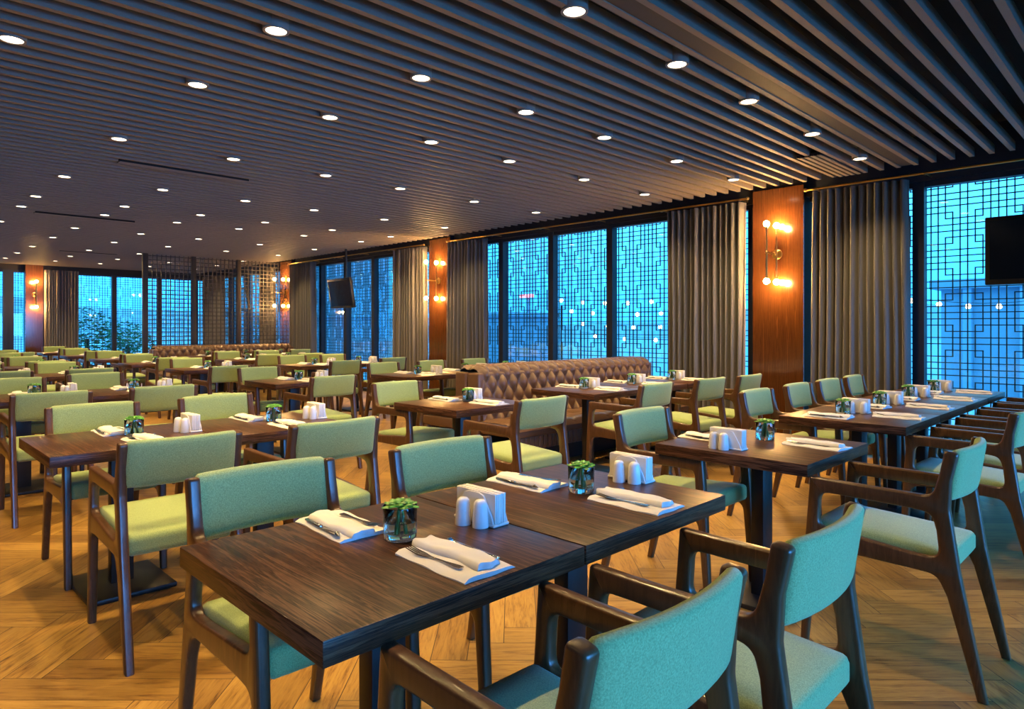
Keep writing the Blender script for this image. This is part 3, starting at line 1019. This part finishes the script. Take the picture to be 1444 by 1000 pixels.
# rows 5, 6
for r, y, yc, xb, xc in ((4, 10.85, 10.95, 2.96, 4.45), (5, 12.75, 12.85, 3.0, 4.50)):
    rn = RN[r]
    add_table(1.50, y + 0.1, rn + ' left pair, right half', 'auto', 'auto', cut=False)
    if r == 4: add_table(0.77, y + 0.1, rn + ' left pair, left half', 'auto', 'auto', cut=False)
    add_table(xb, y, rn + ' middle single table', 'auto', 'auto', cut=False)
    for k in range(3 if r == 5 else 2):
        add_table(xc + 0.73 * k, yc if r == 5 else yc, rn + (' banquette run, %s table from the camera' % qp[k] if r == 5 else (' right pair, left half', ' right pair, right half')[k]),
                  'auto', None if r == 5 else 'auto', cut=False)
# rows 7, 8 at the back left
add_table(2.95, 14.75, 'seventh-row middle single table', 'auto', 'auto', cut=False)
add_table(2.95, 16.95, 'eighth-row middle single table', 'auto', 'auto', cut=False)
add_table(1.75, 14.75, 'seventh-row left single table', 'auto', 'auto', cut=False)

# ------------------------------------------------------------------ leather banquettes (back to back)
def make_banquette(x0, x1, yback, label):
    t = thing('leather_banquette', label, 'sofa', ((x0 + x1) / 2, yback + 0.2, 0))
    L = x1 - x0; h = L / 2
    nb = max(6, round(L / 0.0725))
    for s in (-1, 1):                       # s=-1 faces the camera
        # profile of the back cushion from seat to crest
        prof = [(0.205, 0.40), (0.190, 0.52), (0.176, 0.64), (0.162, 0.76), (0.148, 0.83), (0.115, 0.875), (0.065, 0.888), (0.012, 0.872)]
        # resample
        segs = []
        for a, b in zip(prof, prof[1:]):
            segs.append(math.hypot(b[0] - a[0], b[1] - a[1]))
        tot = sum(segs)
        def at(w):
            d = w * tot
            for k, sg in enumerate(segs):
                if d <= sg or k == len(segs) - 1:
                    q = min(1, d / sg)
                    a, b = prof[k], prof[k + 1]
                    nx, nz = (b[1] - a[1]) / sg, -(b[0] - a[0]) / sg
                    return a[0] + (b[0] - a[0]) * q, a[1] + (b[1] - a[1]) * q, nx, nz
                d -= sg
        def fn(u, w):
            y, z, ny, nz = at(w)
            uu = u * nb
            vv = w * tot / 0.115
            f = 1.0 if vv < 4.0 else max(0.0, 1 - (vv - 4.0) / 0.4)
            a_, b_ = uu * 0.5 + vv * 0.5, uu * 0.5 - vv * 0.5
            puff = (abs(math.sin(PI * a_)) * abs(math.sin(PI * b_))) ** 0.6
            ch = abs(math.sin(PI * uu)) ** 0.6
            d = 0.056 * (puff * f + (1 - f) * (0.45 + 0.55 * ch))
            e = min(u, 1 - u) * L
            if e < 0.05: d *= max(0, e / 0.05)
            return Vector((-h + 0.03 + (L - 0.06) * u, s * (y + d * ny * 1.0), z + d * nz * 0.6))
        mb = MB()
        mb.grid(fn, nb * 6, 56)
        mb.obj('tufted_back', M['leather'], t, smooth=120)
        MB().box(-h, h, min(s * 0.012, s * 0.17), max(s * 0.012, s * 0.17), 0.12, 0.85, 0.02, 3).obj('back_core', M['leather'], t)
        # seat cushion
        def ft(u, w, s=s):
            x = -h + L * u
            y = 0.20 + 0.50 * w
            z = 0.405 + 0.022 * (abs(math.sin(PI * (u * L / 0.26))) ** 0.5) * (abs(math.sin(PI * (w * 2))) ** 0.5)
            if w > 0.9: z -= 0.05 * ((w - 0.9) / 0.1) ** 2
            return Vector((x, s * y, z))
        mb = MB(); mb.grid(ft, nb * 5, 20)
        mb.box(-h, h, min(s * 0.19, s * 0.685), max(s * 0.19, s * 0.685), 0.29, 0.40, 0.02, 2)
        mb.obj('seat', M['leather'], t, smooth=60)
        # ribbed front apron
        ap = MB()
        n = int(L / 0.06)
        for k in range(n):
            xa = -h + L * k / n
            ap.box(xa + 0.001, xa + L / n - 0.001, min(s * 0.60, s * 0.665), max(s * 0.60, s * 0.665), 0.17, 0.30, 0.012, 2)
        ap.obj('apron', M['leather'], t)
    MB().box(-h + 0.04, h - 0.04, -0.55, 0.55, 0.0, 0.18).obj('plinth', M['black_metal'], t)
    return t
make_banquette(4.18, 7.06, 4.62, 'brown buttoned leather banquette, back to back seats, behind the second-row banquette run')
make_banquette(4.20, 7.06, 13.95, 'brown buttoned leather banquette at the back in front of the lattice screen')

# ------------------------------------------------------------------ outside
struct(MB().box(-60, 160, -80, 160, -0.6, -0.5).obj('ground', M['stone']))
hl = MB()
def hill(u, v):
    ang = math.radians(-12 + 112 * u)
    R = 110 + 12 * v
    hgt = (4.0 + 1.2 * math.sin(9 * u) + 0.8 * math.sin(23 * u + 1) + 0.4 * math.sin(61 * u)) * math.sin(PI * min(1, v * 1.0) * 0.5 if v < 1 else PI * 0.5)
    return Vector((R * math.cos(ang), R * math.sin(ang), -0.5 + hgt * v))
hl.grid(hill, 120, 4)
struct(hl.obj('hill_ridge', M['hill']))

pv = thing('terrace_pavilion', 'blue flat-roofed terrace pavilion outside the nearest window', 'building', (20.0, 3.1, -0.5))
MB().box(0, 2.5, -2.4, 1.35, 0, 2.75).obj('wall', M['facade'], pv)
MB().box(-0.3, 2.7, -2.6, 1.55, 2.75, 2.98).obj('roof', M['facade'], pv)
for y in (-1.6, -0.4, 0.75):
    MB().box(-0.22, -0.04, y - 0.09, y + 0.09, 0, 2.75).obj('column', M['stone'], pv)
for k, (x, y, w, hgt, lab) in enumerate(((14, 27.0, 5, 2.2, 'pale low building outside the back windows, right of the trees'),
                                         (23, 40, 6, 9.0, 'tall building far outside the back windows'),
                                         (24, 24, 3.5, 2.3, 'low dark shed outside the far television window'))):
    b = thing('outside_building', lab, 'building', (x, y, -0.5))
    MB().box(-w / 2, w / 2, -w / 3, w / 3, 0, hgt).obj('wall', M['facade'], b)
    MB().box(-w / 2 - 0.2, w / 2 + 0.2, -w / 3 - 0.2, w / 3 + 0.2, hgt, hgt + 0.2).obj('roof', M['hill'], b)
# trees beyond the back windows
def tree(x, y, hgt, r, label):
    t = thing('garden_tree', label, 'tree', (x, y, -0.5), 0, 'trees outside the back windows')
    MB().tube((0, 0, 0), (0, 0, hgt * 0.6), 0.09, 0.05, 8).obj('trunk', M['bark'], t)
    rnd = random.Random(int(x * 10))
    mb = MB()
    for k in range(1100):
        a, b, c = rnd.uniform(0, 2 * PI), rnd.uniform(-1, 1), rnd.random() ** 0.4
        p = Vector((r * c * math.cos(a) * math.sqrt(1 - b * b), r * c * math.sin(a) * math.sqrt(1 - b * b), hgt * 0.62 + hgt * 0.36 * c * b))
        q = Matrix.Rotation(rnd.uniform(0, 6), 3, 'Z') @ Matrix.Rotation(rnd.uniform(-1, 1), 3, 'X')
        vs = [mb.b.verts.new(p + q @ Vector(w)) for w in ((-0.07, 0, 0), (0, -0.035, 0.01), (0.07, 0, 0), (0, 0.035, 0.01))]
        mb.b.faces.new(vs)
    mb.obj('crown', M['tree_leaf'], t, smooth=0)
tree(4.9, 22.2, 2.4, 0.9, 'leafy green tree outside the left end of the back windows')
tree(6.6, 24.6, 2.0, 0.8, 'smaller leafy bush tree beside the larger tree outside the back windows')

# festoon bulbs added outside the windows, standing in for reflections in the glass
def reflection(p0, p1, n, label):
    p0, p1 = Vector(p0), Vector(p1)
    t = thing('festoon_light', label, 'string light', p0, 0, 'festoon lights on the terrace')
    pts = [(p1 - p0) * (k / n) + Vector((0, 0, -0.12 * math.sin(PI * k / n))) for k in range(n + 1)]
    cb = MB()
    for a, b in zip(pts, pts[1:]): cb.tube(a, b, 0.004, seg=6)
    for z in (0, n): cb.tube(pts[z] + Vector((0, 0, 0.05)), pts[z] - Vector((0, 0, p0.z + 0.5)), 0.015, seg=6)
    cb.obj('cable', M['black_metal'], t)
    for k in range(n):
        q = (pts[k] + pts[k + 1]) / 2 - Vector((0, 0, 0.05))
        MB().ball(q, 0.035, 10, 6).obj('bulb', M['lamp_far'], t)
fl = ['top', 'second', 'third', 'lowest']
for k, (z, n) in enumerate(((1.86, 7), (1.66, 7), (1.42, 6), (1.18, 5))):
    reflection((9.6 + 0.3 * k, 8.6, z), (10.4 + 0.3 * k, 5.6, z + 0.04), n, 'string of warm globe bulbs outside the long window, %s of four' % fl[k])
reflection((11.0, 3.0, 1.75), (11.0, 0.9, 1.7), 6, 'string of warm globe bulbs outside the nearest window')
for z, lab in ((4.6, 'upper distant pink lit sign across the water'), (1.9, 'lower distant pink lit sign across the water')):
    t = thing('neon_sign', lab, 'sign', (54, 52.0, z), 0, 'distant lit signs')
    MB().box(-0.1, 0.1, -1.0, 1.0, 0, 0.35).obj('lit_face', M['neon'], t)
    MB().box(0.1, 0.3, -0.1, 0.1, -z - 0.5, 0.2).obj('sign_post', M['hill'], t)
